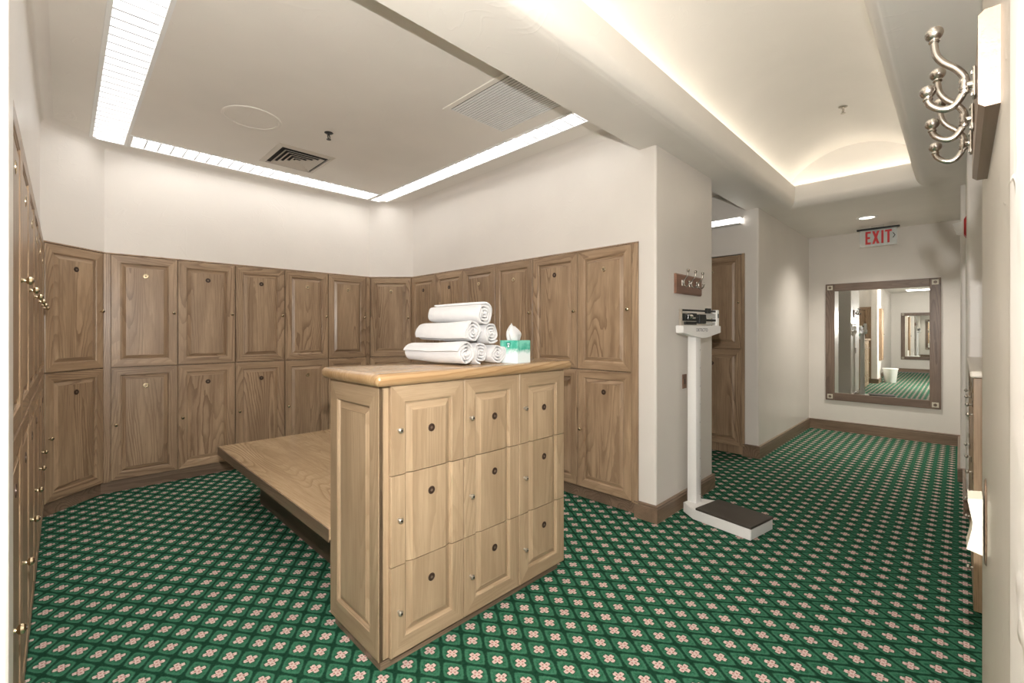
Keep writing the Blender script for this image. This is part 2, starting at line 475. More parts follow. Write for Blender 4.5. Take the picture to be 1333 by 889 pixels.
# baseboards
def bb(h=.118, t=.018): return [(0, 0), (t, 0), (t, h * .80), (t * .8, h * .84), (t * .8, h * .88), (t * 1.15, h * .92), (t * 1.1, h * .97), (t * .5, h), (0, h)]
def baseboard(name, path, mat='base_x', h=.118):
    bm = bmesh.new(); sweep(bm, bb(h), path); struct(mesh_obj(name, bm, M[mat]))
def bbn(name, path, mat, h=.128):
    bm = bmesh.new(); sweep(bm, [(-n, z) for n, z in bb(h)], path); struct(mesh_obj(name, bm, M[mat]))
# path runs with the room on its right-hand side
def bbr(name, path, mat, h=.128):
    bm = bmesh.new(); sweep(bm, [(-n, z) for n, z in bb(h)], path); struct(mesh_obj(name, bm, M[mat]))
bbr('baseboard_pillar', [(XR, YP + .03), (XR, YC), (4.125, YC), (4.125, 3.75)], 'base_x')
bbr('baseboard_corridor', [(5.43, YP + .02), (5.43, YC), (XM, YC)], 'base_x', .14)
bbr('baseboard_mirror', [(XM, YC), (XM, .0)], 'base_y', .14)
bbr('baseboard_right', [(XM, 0.), (5.93, 0.), (5.93, -.035), (4.85, -.035), (4.85, -.12)], 'base_x')
bbr('baseboard_left', [(XE, 1.735), (-.75, 1.735), (-.75, YC), (-.09, YC), (-.09, YP + .03)], 'base_x')
bbr('baseboard_end', [(-.9, -.04), (XE, -.04), (XE, 1.735)], 'base_y')

# locker plinths and filler strips
bm = bmesh.new()
prism(bm, [(XR + .045, YP), (XR + .045, 4.79), (2.71, 5.235), (.23, 5.235), (-.145, 4.85), (-.145, YP),
           (-.2, YP), (-.2, 4.87), (.21, 5.29), (2.73, 5.29), (XR + .10, 4.81), (XR + .10, YP)], 0, .105)
struct(mesh_obj('baseboard_lockers', bm, M['base_x']))
bm = bmesh.new()
box(bm, XR - .016, XR + .05, YP + .001, YP + .05, .105, LT)
box(bm, -.16, XL - .005, YP + .001, YP + .05, .105, LT)
prism(bm, [(.2455, YB - .012), (.2865, YB - .012), (.2865, YB + .03), (.31, YB + .03), (.31, YB + .06), (.17, YB + .06), (.215, YB + .015)], .105, LT)
prism(bm, [(2.641, YB - .012), (2.689, YB - .012), (2.715, YB + .015), (2.76, YB + .06), (2.61, YB + .06), (2.61, YB + .03), (2.641, YB + .03)], .105, LT)
prism(bm, [(XR - .014, 4.802), (XR - .014, 4.825), (XR + .05, 4.825), (XR + .05, 4.802)], .105, LT)
box(bm, 5.412, 5.46, YP + .001, YP + .03, .1, 2.285)
box(bm, 5.47, 5.5, YP, 3.75, 0, .1)
struct(mesh_obj('trim_2', bm, M['lk_v']))
bm = bmesh.new()
sweep(bm, [(-n, z) for n, z in ((-.012, LT), (.004, LT), (.010, LT + .006), (.006, LT + .014), (-.012, LT + .014))],
      [(XL - .02, YP), (XL - .02, 4.822), (.25, YB), (2.69, YB), (XR, 4.805), (XR, YP)])
struct(mesh_obj('trim_3', bm, M['lk_h']))

# ------------------------------------------------------------------ raised-panel doors
DT = .021
def panel_bm(w, h, stile=.062, top=True, bot=True, rail=None, t=DT):
    rail = rail or stile
    offs = [(0, .003), (.003, 0), (None, 0), (.003, .003), (.006, .0045), (.009, .0135), (.012, .0135), (.037, .003), (.0375, .0015), (.042, .0015)]
    bm = bmesh.new(); rings = []
    for k, (o, d) in enumerate(offs):
        if k < 2: ox = oz = o
        elif k == 2: ox, oz = stile, rail
        else: ox, oz = stile + o, rail + o
        zb = (oz if bot else 0) if k > 1 else (o if bot else 0.0)
        zt = (h - oz if top else h) if k > 1 else (h - o if top else h)
        rings.append([bm.verts.new(c) for c in ((ox, d, zb), (w - ox, d, zb), (w - ox, d, zt), (ox, d, zt))])
    for k in range(len(rings) - 1):
        A, B = rings[k], rings[k + 1]
        for s in range(4):
            if s == 0 and not bot: continue
            if s == 2 and not top: continue
            f = bm.faces.new((A[s], A[(s + 1) % 4], B[(s + 1) % 4], B[s]))
            if s in (0, 2): f.material_index = 1
    bm.faces.new(rings[-1])
    back = [bm.verts.new(c) for c in ((0, t, 0), (w, t, 0), (w, t, h), (0, t, h))]
    A = rings[0]
    for s in (1, 3): bm.faces.new((A[s], A[(s + 1) % 4], back[(s + 1) % 4], back[s]))
    if bot: bm.faces.new((A[0], A[1], back[1], back[0]))
    else: bm.faces.new([r[0] for r in rings] + [r[1] for r in rings[::-1]] + [back[1], back[0]])
    if top: bm.faces.new((A[2], A[3], back[3], back[2]))
    else: bm.faces.new([r[3] for r in rings] + [r[2] for r in rings[::-1]] + [back[2], back[3]])
    bm.faces.new(back)
    return bm
_cache = {}
def cached(key, fn):
    if key not in _cache:
        o = fn(); _cache[key] = o.data; bpy.data.objects.remove(o)
    return _cache[key]
def door_mesh(w, h, mv='lk_v', mh='lk_h', **kw):
    key = ('door', round(w, 3), round(h, 3), mv, tuple(sorted(kw.items())))
    return cached(key, lambda: mesh_obj('door', panel_bm(w, h, **kw), [M[mv], M[mh]]))
def knob_mesh(mat='brass'):
    def f():
        bm = bmesh.new()
        lathe(bm, [(.007, 0), (.0045, .004), (.0045, .009), (.009, .012), (.0115, .016), (.0105, .021), (.006, .0245), (0, .0255)], 16, rot('X', 90))
        lathe(bm, [(.0046, .0250), (.0046, .0264), (0, .0265)], 10, rot('X', 90), 1)
        return mesh_obj('knob', bm, [M[mat], M['knobdk']], smooth=40)
    return cached(('knob', mat), f)
def plate_mesh(a, b, r=.021):
    def f():
        bm = bmesh.new()
        lathe(bm, [(r, 0), (r, .002), (r * .92, .003), (r * .82, .003), (r * .78, .0022), (0, .0022)], 22, rot('X', 90))
        lathe(bm, [(r * .34, .0020), (r * .34, .0032), (0, .0034)], 12, rot('X', 90), 1)
        return mesh_obj('number_plate', bm, [M[a], M[b]], smooth=40)
    return cached(('plate', a, b, r), f)
def body_mesh(w, h, dep, mat='lk_v'):
    def f():
        bm = bmesh.new(); box(bm, .0005, w - .0005, DT + .012, dep, .0005, h - .0005)
        return mesh_obj('body', bm, M[mat])
    return cached(('body', round(w, 3), round(h, 3), round(dep, 3), mat), f)

def locker(x, y, z, w, h, rz, label, upper, group, plate, dep=.42, knob_side=None):
    t = thing('locker', label, 'locker', (x, y, z), rz, group)
    link('body', body_mesh(w, h, dep), t)
    g = .004
    d = link('door', door_mesh(w - 2 * g, h - 2 * g), t, (g, 0, g))
    ks = knob_side or ('R' if upper else 'L')
    kx = w - .033 if ks == 'R' else .033
    link('knob', knob_mesh(), d, (kx, 0, h * .49)).scale = (1.25, 1.2, 1.25)
    if plate:
        a, b = ('brass', 'bronze_l') if plate == 1 else ('bronze', 'bronze_l')
        link('number_plate', plate_mesh(a, b), d, (w / 2, .002, h - .175))
    return t

ZB, ZMID = .11, 1.09
ORD = ['first', 'second', 'third', 'fourth', 'fifth', 'sixth']
def pair(x, y, w, rz, la, lb, group, pa, pb, zb=ZB, zm=ZMID, zt=LT):
    locker(x, y, zm, w, zt - zm, rz, la, True, group + ', upper row', pa)
    locker(x, y, zb, w, zm - zb, rz, lb, False, group + ', lower row', pb)
# back wall: five columns, left to right
cw = .4704
for i in range(5):
    s = ORD[i]
    pair(.287 + cw * i, YB - .02, cw, 0,
         'upper oak locker on the back wall, %s column from the left' % s,
         'lower oak locker on the back wall, %s column from the left' % s,
         'oak lockers on the back wall', (1, 2, 2, 1, 1)[i], (1, 2, 2, 1, 2)[i])
# right wall: six columns; x runs from the far corner towards the camera
rw = .5075
for i in range(6):
    s = ['nearest the white pillar'] + ['%s column from the white pillar' % o for o in ORD[1:5]] + ['at the far corner']
    k = 5 - i
    pair(XR - .02, YP + .05 + rw * (k + 1) - 0, rw, -pi / 2,
         'upper oak locker on the right bay wall, %s' % s[k], 'lower oak locker on the right bay wall, %s' % s[k],
         'oak lockers on the right bay wall', (1, 2, 1, 1, 2, 2)[k], (2, 2, 1, 2, 1, 2)[k])
# left wall: six columns, seen edge-on
for i in range(6):
    s = (['nearest the camera'] + ['%s column from the camera' % o for o in ORD[1:5]] + ['next to the angled corner lockers'])[i]
    pair(XL, YP + .05 + rw * i, rw, pi / 2,
         'upper oak locker on the left wall seen edge-on, %s' % s, 'lower oak locker on the left wall seen edge-on, %s' % s,
         'oak lockers on the left wall', 1, 2)
# angled corners
c = cos(pi / 4)
LL = sqrt((.2475 - (XL)) ** 2 + (5.17 - 4.822) ** 2) - .004
t_ = atan2(5.17 - 4.822, .2475 - XL)
pair(XL + .002, 4.824, LL, t_, 'upper oak locker set at an angle across the left corner', 'lower oak locker set at an angle across the left corner',
     'angled corner lockers', 2, 2)
RL = sqrt((3.05 - 2.6855) ** 2 + (5.17 - 4.812) ** 2) - .004
t_ = atan2(4.812 - 5.17, 3.05 - 2.6855)
pair(2.687, 5.169, RL, t_, 'upper oak locker set at an angle across the far right corner', 'lower oak locker across the far right corner, behind the locker island',
     'angled corner lockers', 1, 2)
# second bay behind the pillar
for i in range(2):
    w2 = .66
    s = ['beside the corridor wall end', 'second in from the corridor'][i]
    locker(5.41, YP + .03 + w2 * (i + 1), 1.205, w2, 1.07, -pi / 2, 'upper oak locker in the narrow bay behind the pillar, %s' % s, True, 'lockers in the second bay', 1)
    locker(5.41, YP + .03 + w2 * (i + 1), .10, w2, 1.105, -pi / 2, 'lower oak locker in the narrow bay behind the pillar, %s' % s, False, 'lockers in the second bay', 2)

# ------------------------------------------------------------------ locker island
IX0, IX1, IY0, IY1, IZ = .905, 2.085, 1.671, 2.135, 1.18
isl = thing('locker_island', 'light oak locker island with nine doors in three columns and a thick wooden top', 'locker island', (0, 0, 0))
bm = bmesh.new(); box(bm, IX0 + .02, IX1 - .02, IY0, IY1, .055, IZ); box(bm, IX0, IX0 + .0195, IY0, IY0 + .004, .055, IZ)
mesh_obj('body', bm, M['is_v'], isl)
bm = bmesh.new(); box(bm, .945, 2.05, 1.71, 2.12, .03, .056, mi=1); box(bm, .925, 2.07, 1.69, 2.125, 0, .034)  # upper box coloured near-black as the shade under the body
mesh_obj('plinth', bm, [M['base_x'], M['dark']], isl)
# side panels
sw = IY1 - IY0
link('side_panel', door_mesh(sw, IZ - .055, 'is_v', 'is_h', stile=.075, rail=.09), isl, (IX0, IY1, .055), -pi / 2)
link('side_panel', door_mesh(sw, IZ - .055, 'is_v', 'is_h', stile=.075, rail=.09), isl, (IX1, IY0, .055), pi / 2)
cols = [(.949, 1.330, .074), (1.335, 1.703, .07), (1.708, 2.084, .066)]
rows = [(.056, .427, 'low'), (.431, .803, 'mid'), (.807, 1.178, 'top')]
for (x0, x1, st) in cols:
    for (z0, z1, kind) in rows:
        kw = dict(stile=.066, rail=.07)
        if kind != 'top': kw['top'] = False
        if kind != 'low': kw['bot'] = False
        d = link('door', door_mesh(x1 - x0, z1 - z0, 'is_v', 'is_h', **kw), isl, (x0, IY0 - DT - .001, z0))
        link('knob', knob_mesh('nickel'), d, (.036, 0, {'top': .186, 'mid': .19, 'low': .183}[kind]))
        link('number_plate', plate_mesh('bronze', 'bronze_l', .0175), d, ((x1 - x0) / 2 + .01, .002, {'top': .172, 'mid': .272, 'low': .264}[kind]))
# top with a half-round nose
CX0, CX1, CY0, CY1, CT = .868, 2.122, 1.612, 2.165, 1.232
bm = bmesh.new(); N = 8; hh = (CT - IZ) / 2; loops = []
for k in range(N + 1):
    a = -pi / 2 + pi * k / N; o = hh * (1 - cos(a)) * .9; z = IZ + hh + hh * sin(a)
    pts = []
    for (cx, cy, a0) in ((CX0, CY0, 180), (CX1, CY0, 270), (CX1, CY1, 0), (CX0, CY1, 90)):
        r = .022; sx = 1 if cx == CX0 else -1; sy = 1 if cy == CY0 else -1
        ccx, ccy = cx + sx * r, cy + sy * r
        for j in range(5):
            b = radians(a0 + 22.5 * j); rr = r - o
            pts.append(bm.verts.new((ccx + rr * cos(b), ccy + rr * sin(b), z)) if rr > 0 else bm.verts.new((ccx + rr * cos(b), ccy + rr * sin(b), z)))
    loops.append(pts)
for A, B in zip(loops, loops[1:]):
    n = len(A)
    for i in range(n): bm.faces.new((A[i], A[(i + 1) % n], B[(i + 1) % n], B[i]))
bm.faces.new(loops[0][::-1]); bm.faces.new(loops[-1])
mesh_obj('countertop', bm, M['top'], isl, smooth=50)

# bench
be = thing('bench', 'wide low oak bench running from the back of the locker island', 'bench', (0, 0, 0))
bm = bmesh.new(); box(bm, .902, 2.083, 2.137, 4.308, .40, .46, .004); mesh_obj('bench_top', bm, M['bench'], be)
bm = bmesh.new(); box(bm, .897, .9018, 2.137, 4.313, .392, .456, .001); box(bm, 2.0832, 2.088, 2.137, 4.313, .392, .456, .001); box(bm, .9018, 2.0832, 4.3082, 4.313, .392, .456, .001); mesh_obj('bench_sides', bm, M['benchedge'], be)  # thin side strips in a darker tone than the bench top
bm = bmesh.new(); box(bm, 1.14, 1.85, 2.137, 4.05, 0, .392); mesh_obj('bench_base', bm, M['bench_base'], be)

# ------------------------------------------------------------------ towels
def towel(x0, y0, x1, y1, z, r, label, ph, sq=.94, tilt=0.):
    L = sqrt((x1 - x0) ** 2 + (y1 - y0) ** 2)
    bm = bmesh.new()
    turns = 3.4; n = 120; th = r / turns * .66
    # spiral sheet seen at the ends: solid spiral wall with rounded lips along its length
    ysec = [(0, .35), (.012, .80), (.03, 1.), (L * .5, 1.0), (L - .03, 1.), (L - .012, .82), (L, .4)]
    core = bmesh.new()
    rings = []
    rnd = random.Random(ph)
    for (yy, s) in ysec:
        ring = []
        for k in range(n + 1):
            a = turns * 2 * pi * k / n; rad = r * (.10 + .90 * (k / n)) - th * .5
            w = 1.05 - .20 * yy / L + .03 * sin(2 * a + ph) + .018 * sin(yy * 31 + ph * 3)
            for side in (1, -1):
                q = rad + side * th * .5 * (0.35 + .65 * s)
                ring.append((q * w * cos(a + ph), yy + .004 * sin(3 * a + ph), q * w * sq * sin(a + ph) + .003 * sin(yy * 23 + ph)))
        rings.append(ring)
    VV = [[core.verts.new(p) for p in ring] for ring in rings]
    m = len(VV[0])
    for A, B in zip(VV, VV[1:]):
        for k in range(n):
            for s in (0, 1):
                i, j = 2 * k + s, 2 * k + 2 + s
                core.faces.new((A[i], A[j], B[j], B[i]))
        core.faces.new((A[m - 2], A[m - 1], B[m - 1], B[m - 2])); core.faces.new((A[0], A[1], B[1], B[0]))
    for Rg in (VV[0], VV[-1]):
        for k in range(n): core.faces.new((Rg[2 * k], Rg[2 * k + 1], Rg[2 * k + 3], Rg[2 * k + 2]))
    merge(bm, core)
    o = mesh_obj('rolled_towel', bm, M['towel'], None, smooth=60, loc=(x0, y0, z), rotz=atan2(y1 - y0, x1 - x0) - pi / 2)
    tag(o, label, 'towel', 'rolled towels on the island')
tz = CT
towel(1.398, 1.712, 1.340, 2.12, tz + .060, .0615, 'white rolled towel, leftmost of the bottom row of the stack', .4, .97)
towel(1.513, 1.735, 1.470, 2.10, tz + .058, .059, 'white rolled towel, middle of the bottom row of the stack', 2.1)
towel(1.626, 1.728, 1.60, 2.09, tz + .058, .059, 'white rolled towel, right of the bottom row, touching the tissue box', 4.4)
towel(1.447, 1.715, 1.395, 2.09, tz + .166, .0615, 'white rolled towel, left of the middle row of the stack', 1.2, .95)
towel(1.580, 1.728, 1.54, 2.08, tz + .163, .060, 'white rolled towel, right of the middle row of the stack', 3.0, .95)
towel(1.525, 1.718, 1.455, 2.07, tz + .264, .064, 'white rolled towel lying on top of the stack', 5.2, .97)

# tissue box
tb = thing('tissue_box', 'teal and white tissue box with a tissue pulled up beside the towels', 'tissue box', (1.706, 1.664, CT), radians(7))
bm = bmesh.new(); box(bm, 0, .118, 0, .118, 0, .122, .0015); mesh_obj('carton', bm, M['tissue'], tb)
bm = bmesh.new(); lathe(bm, [(.034, 0), (.034, .0012), (0, .0012)], 20, T(.059, .059, .1216)); mesh_obj('opening_shade', bm, M['dark'], tb)  # flat dark disc painting the shade inside the carton hole
bm = bmesh.new()
nu, nv = 22, 14; G = []
for i in range(nv + 1):
    v = i / nv; row = []
    for j in range(nu):
        a = 2 * pi * j / nu
        wv = 1 + .16 * sin(3 * a + 1.2 + 2 * v) + .07 * sin(7 * a + v * 4)
        rr = (.040 + .012 * sin(pi * v)) * wv * max(.12, 1 - v ** 2.6) ** .5
        row.append(bm.verts.new((.046 - .006 * v + rr * 1.1 * cos(a), .059 + rr * .62 * sin(a), .121 + .078 * v * (1 - .18 * cos(a) * v - .10 * sin(2 * a)))))
    G.append(row)
for A, B in zip(G, G[1:]):
    for j in range(nu): bm.faces.new((A[j], A[(j + 1) % nu], B[(j + 1) % nu], B[j]))
bm.faces.new(G[-1]); bm.faces.new(G[0][::-1])
mesh_obj('tissue', bm, M['towel'], tb, smooth=60)
# shield emblem printed on the side facing left
bm = bmesh.new()
def shield(s, y, mi):
    pts = [(-.5, .5), (.5, .5), (.5, -.05), (.32, -.38), (0, -.6), (-.32, -.38), (-.5, -.05)]
    vs = [bm.verts.new((y, .060 - p[0] * s, .098 + p[1] * s)) for p in pts]; f = bm.faces.new(vs); f.material_index = mi
shield(.030, -.0006, 0)
box(bm, -.0009, -.0005, .052, .068, .1005, .1065, mi=1)
lathe(bm, [(.006, 0), (.006, .0009), (0, .0009)], 12, T(0, .060, .0905) @ rot('Y', -90), 1)
mesh_obj('emblem', bm, [plain('emblem_teal', (.02, .20, .16), .4), M['white']], tb)

# ------------------------------------------------------------------ physician scale
sc = thing('physician_scale', 'white upright balance-beam scale with a black platform mat in front of the pillar', 'scale', (3.244, .99, 0), radians(-10))
bm = bmesh.new()
prism(bm, [(0, 0), (.305, 0), (.305, .43), (.235, .555), (.07, .555), (0, .43)], .004, .078)
bmesh.ops.bevel(bm, geom=[e for e in bm.edges], offset=.004, segments=2, affect='EDGES')
mesh_obj('platform_base', bm, M['white'], sc, smooth=40)
bm = bmesh.new(); box(bm, -.002, .307, -.004, .405, .079, .096, .004); mesh_obj('platform_mat', bm, M['mat'], sc)
bm = bmesh.new()
b2 = bmesh.new(); box(b2, .120, .185, .475, .553, .076, 1.37, .004)
for v in b2.verts:
    if v.co.z > .8: v.co.y = .512 + (v.co.y - .512) * .9
merge(bm, b2); mesh_obj('post', bm, M['white'], sc, smooth=40)
bm = bmesh.new(); 
for k in range(9): lathe(bm, [(.0028, 0), (.0028, .0015), (0, .002)], 8, T(.170, .4755, .14 + .14 * k) @ rot('X', 90))
mesh_obj('screw', bm, M['text'], sc)
hx0, hx1, hy0, hy1 = -.092, .412, .445, .510
bm = bmesh.new()
pr = [(hx0, 1.394), (hx0 + .05, 1.385), (.155, 1.352), (.205, 1.352), (hx1 - .05, 1.385), (hx1, 1.394), (hx1, 1.448), (hx0, 1.448)]
A = [bm.verts.new((x, hy0, z)) for x, z in pr]; B = [bm.verts.new((x, hy1, z)) for x, z in pr]
for i in range(8): bm.faces.new((A[i], A[(i + 1) % 8], B[(i + 1) % 8], B[i]))
bm.faces.new(A[::-1]); bm.faces.new(B)
bmesh.ops.bevel(bm, geom=bm.edges[:], offset=.003, segments=2, affect='EDGES')
mesh_obj('beam_housing', bm, M['white'], sc, smooth=40)
bm = bmesh.new(); box(bm, hx1 - .036, hx1 - .004, hy0 + .012, hy1 - .01, 1.446, 1.575, .005); box(bm, hx1 - .026, hx1 - .014, hy0 + .010, hy0 + .013, 1.51, 1.545, 0, 1)
mesh_obj('bracket', bm, [M['white'], M['black']], sc)
bm = bmesh.new(); box(bm, hx0 + .01, hx0 + .022, hy0 + .02, hy1 - .02, 1.446, 1.572, .002); box(bm, hx0 + .01, hx0 + .10, hy0 + .03, hy1 - .03, 1.50, 1.506)
mesh_obj('pivot_bracket', bm, M['nickel'], sc)
ym = (hy0 + hy1) / 2 - .005
bm = bmesh.new(); box(bm, hx0 + .012, hx1 - .03, ym - .004, ym + .004, 1.556, 1.570, .001); mesh_obj('upper_beam', bm, M['black'], sc)
bm = bmesh.new(); box(bm, hx0 + .02, hx1 - .03, ym - .005, ym + .005, 1.483, 1.500, .001); mesh_obj('lower_beam', bm, M['black'], sc)
bm = bmesh.new(); box(bm, .245, .30, ym - .013, ym + .010, 1.545, 1.585, .004); mesh_obj('poise', bm, M['black'], sc)
bm = bmesh.new(); box(bm, .135, .225, ym - .018, ym + .014, 1.463, 1.535, .006); box(bm, .12, .24, ym - .010, ym + .01, 1.488, 1.512, .003); mesh_obj('poise', bm, M['black'], sc)
bm = bmesh.new()
lathe(bm, [(.022, -.012), (.025, -.008), (.025, .008), (.022, .012)], 18, T(hx0 + .05, ym, 1.515) @ rot('Y', 90))
box(bm, hx0 + .075, hx0 + .135, ym - .012, ym + .012, 1.49, 1.54, .004); box(bm, hx0 + .14, hx0 + .20, ym - .012, ym + .01, 1.512, 1.542, .003)
box(bm, hx0 + .06, hx0 + .20, ym - .010, ym + .01, 1.455, 1.478, .003)
mesh_obj('counterweight', bm, M['black'], sc)
bm = bmesh.new(); lathe(bm, [(.018, -.02), (.018, .02)], 16, T(hx0 + .105, ym - .012, 1.515) @ rot('Y', 90)); mesh_obj('counterweight_sleeve', bm, M['chrome'], sc)
bm = bmesh.new(); box(bm, .24, hx1 - .04, ym - .0065, ym - .0055, 1.508, 1.544); box(bm, .24, hx1 - .05, ym - .0065, ym - .0055, 1.455, 1.476)
mesh_obj('weight_scale', bm, plain('scale_plate', (.62, .63, .62), .3, .4), sc)
me = text_mesh('DETECTO', .034, .0006); me.materials.append(M['text'])
me.transform(T(.150, hy0 - .0006, 1.414) @ rot('X', 90))
o = bpy.data.objects.new('brand_lettering', me); COL.objects.link(o); o.parent = sc

# ------------------------------------------------------------------ coat racks
def hook_bm(upper_rad=.0055):
    """hook standing out along -y from the board face at y=0; origin at the mount"""
    bm = bmesh.new()
    P = [(.047, .088), (.047, .079), (.0445, .062), (.036, .046), (.022, .031), (.0125, .014), (.0125, -.001), (.0150, -.014), (.025, -.028), (.038, -.028), (.051, -.017), (.0555, -.005)]
    pts = catmull([(0, -a, b) for a, b in P], 5)
    tube(bm, pts, .0052, 12)
    for (a, b), s in (((.047, .092), 1.), ((.0545, .001), .93)):
        lathe(bm, [(.0058 * s, -.010), (.0072 * s, -.008), (.0058 * s, -.006), (.0062 * s, -.004)] + [(.0118 * s * sin(a_ * pi / 16), .0055 - .0112 * s * cos(a_ * pi / 16)) for a_ in range(3, 17)], 16, T(0, -a, b))
    lathe(bm, [(.0062, -.016), (.0072, -.012), (.0055, -.010), (.0072, -.006), (.0055, -.002), (.0072, .002), (.0062, .006)], 14, T(0, -.0125, .004))
    tube(bm, [(0, -.0125, 0), (0, -.003, 0)], .0055, 10)
    return bm
def hook_plate_bm():
    bm = bmesh.new(); box(bm, -.011, .011, -.0045, 0, -.022, .024, .002)
    for z in (-.016, .018): lathe(bm, [(.0035, 0), (.0035, .0015), (0, .0025)], 8, T(0, -.0045, z) @ rot('X', 90))
    return bm
def rack_board(L, H, t, dz):
    bm = bmesh.new(); A, B = [], []
    pr = [(0, 0), (0, H), (-t * .7, H), (-t, H - dz), (-t, dz), (-t * .7, 0)]
    for y, z in pr: A.append(bm.verts.new((0, y, z))); B.append(bm.verts.new((L, y, z)))
    n = len(pr)
    for i in range(n): bm.faces.new((A[i], A[(i + 1) % n], B[(i + 1) % n], B[i]))
    bm.faces.new(A); bm.faces.new(B[::-1]); return bm
# near rack, on the right wall; local x runs along -X of the room
nr = thing('coat_rack', 'pale oak coat rack with three nickel hooks close to the camera at top right', 'coat rack', (1.365, -.0405, 1.720), pi, 'coat racks')
mesh_obj('board', rack_board(.44, .138, .0225, .006), M['rackoak'], nr)
for x in (1.0, 1.16, 1.31):
    h = mesh_obj('hook', hook_bm(), M['hook'], nr, smooth=50, loc=(1.365 - x, -.0235, .066))
    mesh_obj('hook_plate', hook_plate_bm(), M['hook'], h, loc=(0, .0008, 0))
fr = thing('coat_rack', 'small dark wooden coat rack with three hooks on the pillar above the scale', 'coat rack', (3.362, YC + .001, 1.702), 0, 'coat racks')
mesh_obj('board', rack_board(.478, .155, .022, .012), M['rackwood'], fr)
for x in (.10, .24, .38):
    h = mesh_obj('hook', hook_bm(), M['hook'], fr, smooth=50, loc=(x, -.0225, .085))
    mesh_obj('hook_plate', hook_plate_bm(), M['hook'], h, loc=(0, .0008, 0))

# wall switch near the camera, and one on the pillar
sw_ = thing('wall_switch', 'cream switch with a thin brown oval behind it on the near right wall', 'switch', (1.4, -.0395, .93), pi)
bm = bmesh.new(); lathe(bm, [(.075, 0), (.072, .003), (0, .003)], 30, T(0, 0, .062) @ Matrix.Diagonal((.62, 1, 1.25, 1)) @ rot('X', 90)); mesh_obj('back_plate', bm, M['bench_base'], sw_)  # flat dark brown oval behind the rocker
bm = bmesh.new()
pr = [(-.006, 0), (-.030, .006), (-.022, .05), (-.021, .066), (-.028, .108), (-.028, .114), (-.018, .116), (-.006, .118)]
A = [bm.verts.new((-.035, y, z)) for y, z in pr]; B = [bm.verts.new((.035, y, z)) for y, z in pr]
for i in range(len(pr)): bm.faces.new((A[i], A[(i + 1) % len(pr)], B[(i + 1) % len(pr)], B[i]))
bm.faces.new(A); bm.faces.new(B[::-1]); mesh_obj('rocker', bm, M['cream'], sw_)
s2 = thing('wall_outlet', 'brown cover plate on the pillar half hidden behind the scale post', 'outlet', (3.505, YC - .0002, .945))
bm = bmesh.new(); box(bm, 0, .072, -.006, 0, 0, .114, .002); mesh_obj('cover_plate', bm, M['rackwood'], s2)
bm = bmesh.new(); box(bm, .026, .046, -.008, -.005, .035, .079, .001); mesh_obj('toggle', bm, M['bronze'], s2)

# ------------------------------------------------------------------ low locker bank along the right corridor wall
lb = thing('low_locker_bank', 'low oak locker bank along the right corridor wall seen edge-on', 'lockers', (4.845, -.045, 0), pi)
LBL = 1.745
bm = bmesh.new(); box(bm, 0.02, LBL - .02, .022, .5, .055, 1.18); mesh_obj('body', bm, M['lk_v'], lb)
bm = bmesh.new(); box(bm, .02, LBL - .02, .04, .49, 0, .055); mesh_obj('plinth', bm, M['base_x'], lb)
bm = bmesh.new(); box(bm, -.0, LBL + .015, -.012, .51, 1.18, 1.212, .008); mesh_obj('countertop', bm, plain('laminate_cream', (.72, .66, .57), .3), lb)
for k, z0 in enumerate((.056, .618)):
    bm = bmesh.new(); box(bm, LBL - .0195, LBL, .0, .5, z0, z0 + .559, .002); mesh_obj('side_panel', bm, M['lk_v'], lb)
n = 4; w = (LBL - .022) / n
for i in range(n):
    for (z0, z1, kind) in rows:
        kw = dict(stile=.066, rail=.07)
        if kind != 'top': kw['top'] = False
        if kind != 'low': kw['bot'] = False
        d = link('door', door_mesh(w - .004, z1 - z0, 'lk_v', 'lk_h', **kw), lb, (.002 + w * i, 0, z0))
        link('knob', knob_mesh('nickel'), d, (w - .04, 0, .186))
        link('number_plate', plate_mesh('bronze', 'bronze_l', .0175), d, (w / 2, .002, .22))

# ------------------------------------------------------------------ mirrors
def wall_mirror(x, y_left, y_right, z0, z1, face, label):
    """face -1: faces -X, +1: faces +X. local x along the wall"""
    W = abs(y_left - y_right); H = z1 - z0; fw = .105
    rz = -pi / 2 if face < 0 else pi / 2
    t = thing('wall_mirror', label, 'mirror', (x, y_left if face < 0 else y_right, z0), rz, 'framed wall mirrors')
    def stick(x0, x1, za, zb, mat):
        bm = bmesh.new(); box(bm, x0, x1, -.028, -.001, za, zb, .004); return mesh_obj('frame_rail', bm, mat, t)
    vx = M['frame_x']
    hz = M['frame_h']
    stick(0, fw, 0, H, M['frame_z']); stick(W - fw, W, 0, H, M['frame_z'])
    stick(fw, W - fw, 0, fw, hz); stick(fw, W - fw, H - fw, H, hz)
    bm = bmesh.new(); box(bm, fw * .95, W - fw * .95, -.012, -.0015, fw * .95, H - fw * .95); mesh_obj('glass', bm, M['mirror'], t)
    for cx in (fw / 2, W - fw / 2):
        for cz in (fw / 2, H - fw / 2):
            bm = bmesh.new(); box(bm, cx - .032, cx + .032, -.031, -.0275, cz - .032, cz + .032, .002)
            q = mesh_obj('corner_tile', bm, M['cream'], t)
            bm = bmesh.new(); lathe(bm, [(.018, 0), (.018, .002), (0, .003)], 12, T(cx, -.031, cz) @ rot('X', 90)); mesh_obj('rosette', bm, M['frame_z'], q)
    return t
M['frame_h'] = wood('mirror_oak_h', (.21, .145, .105), (.085, .055, .04), 'X', vary=.03)
wall_mirror(XM, 1.365, .168, .432, 2.078, -1, 'square mirror in a dark oak frame on the wall at the corridor end')
wall_mirror(XE, 1.47, .27, .437, 2.06, 1, 'second oak-framed mirror seen in the corridor mirror, above the far baseboard')

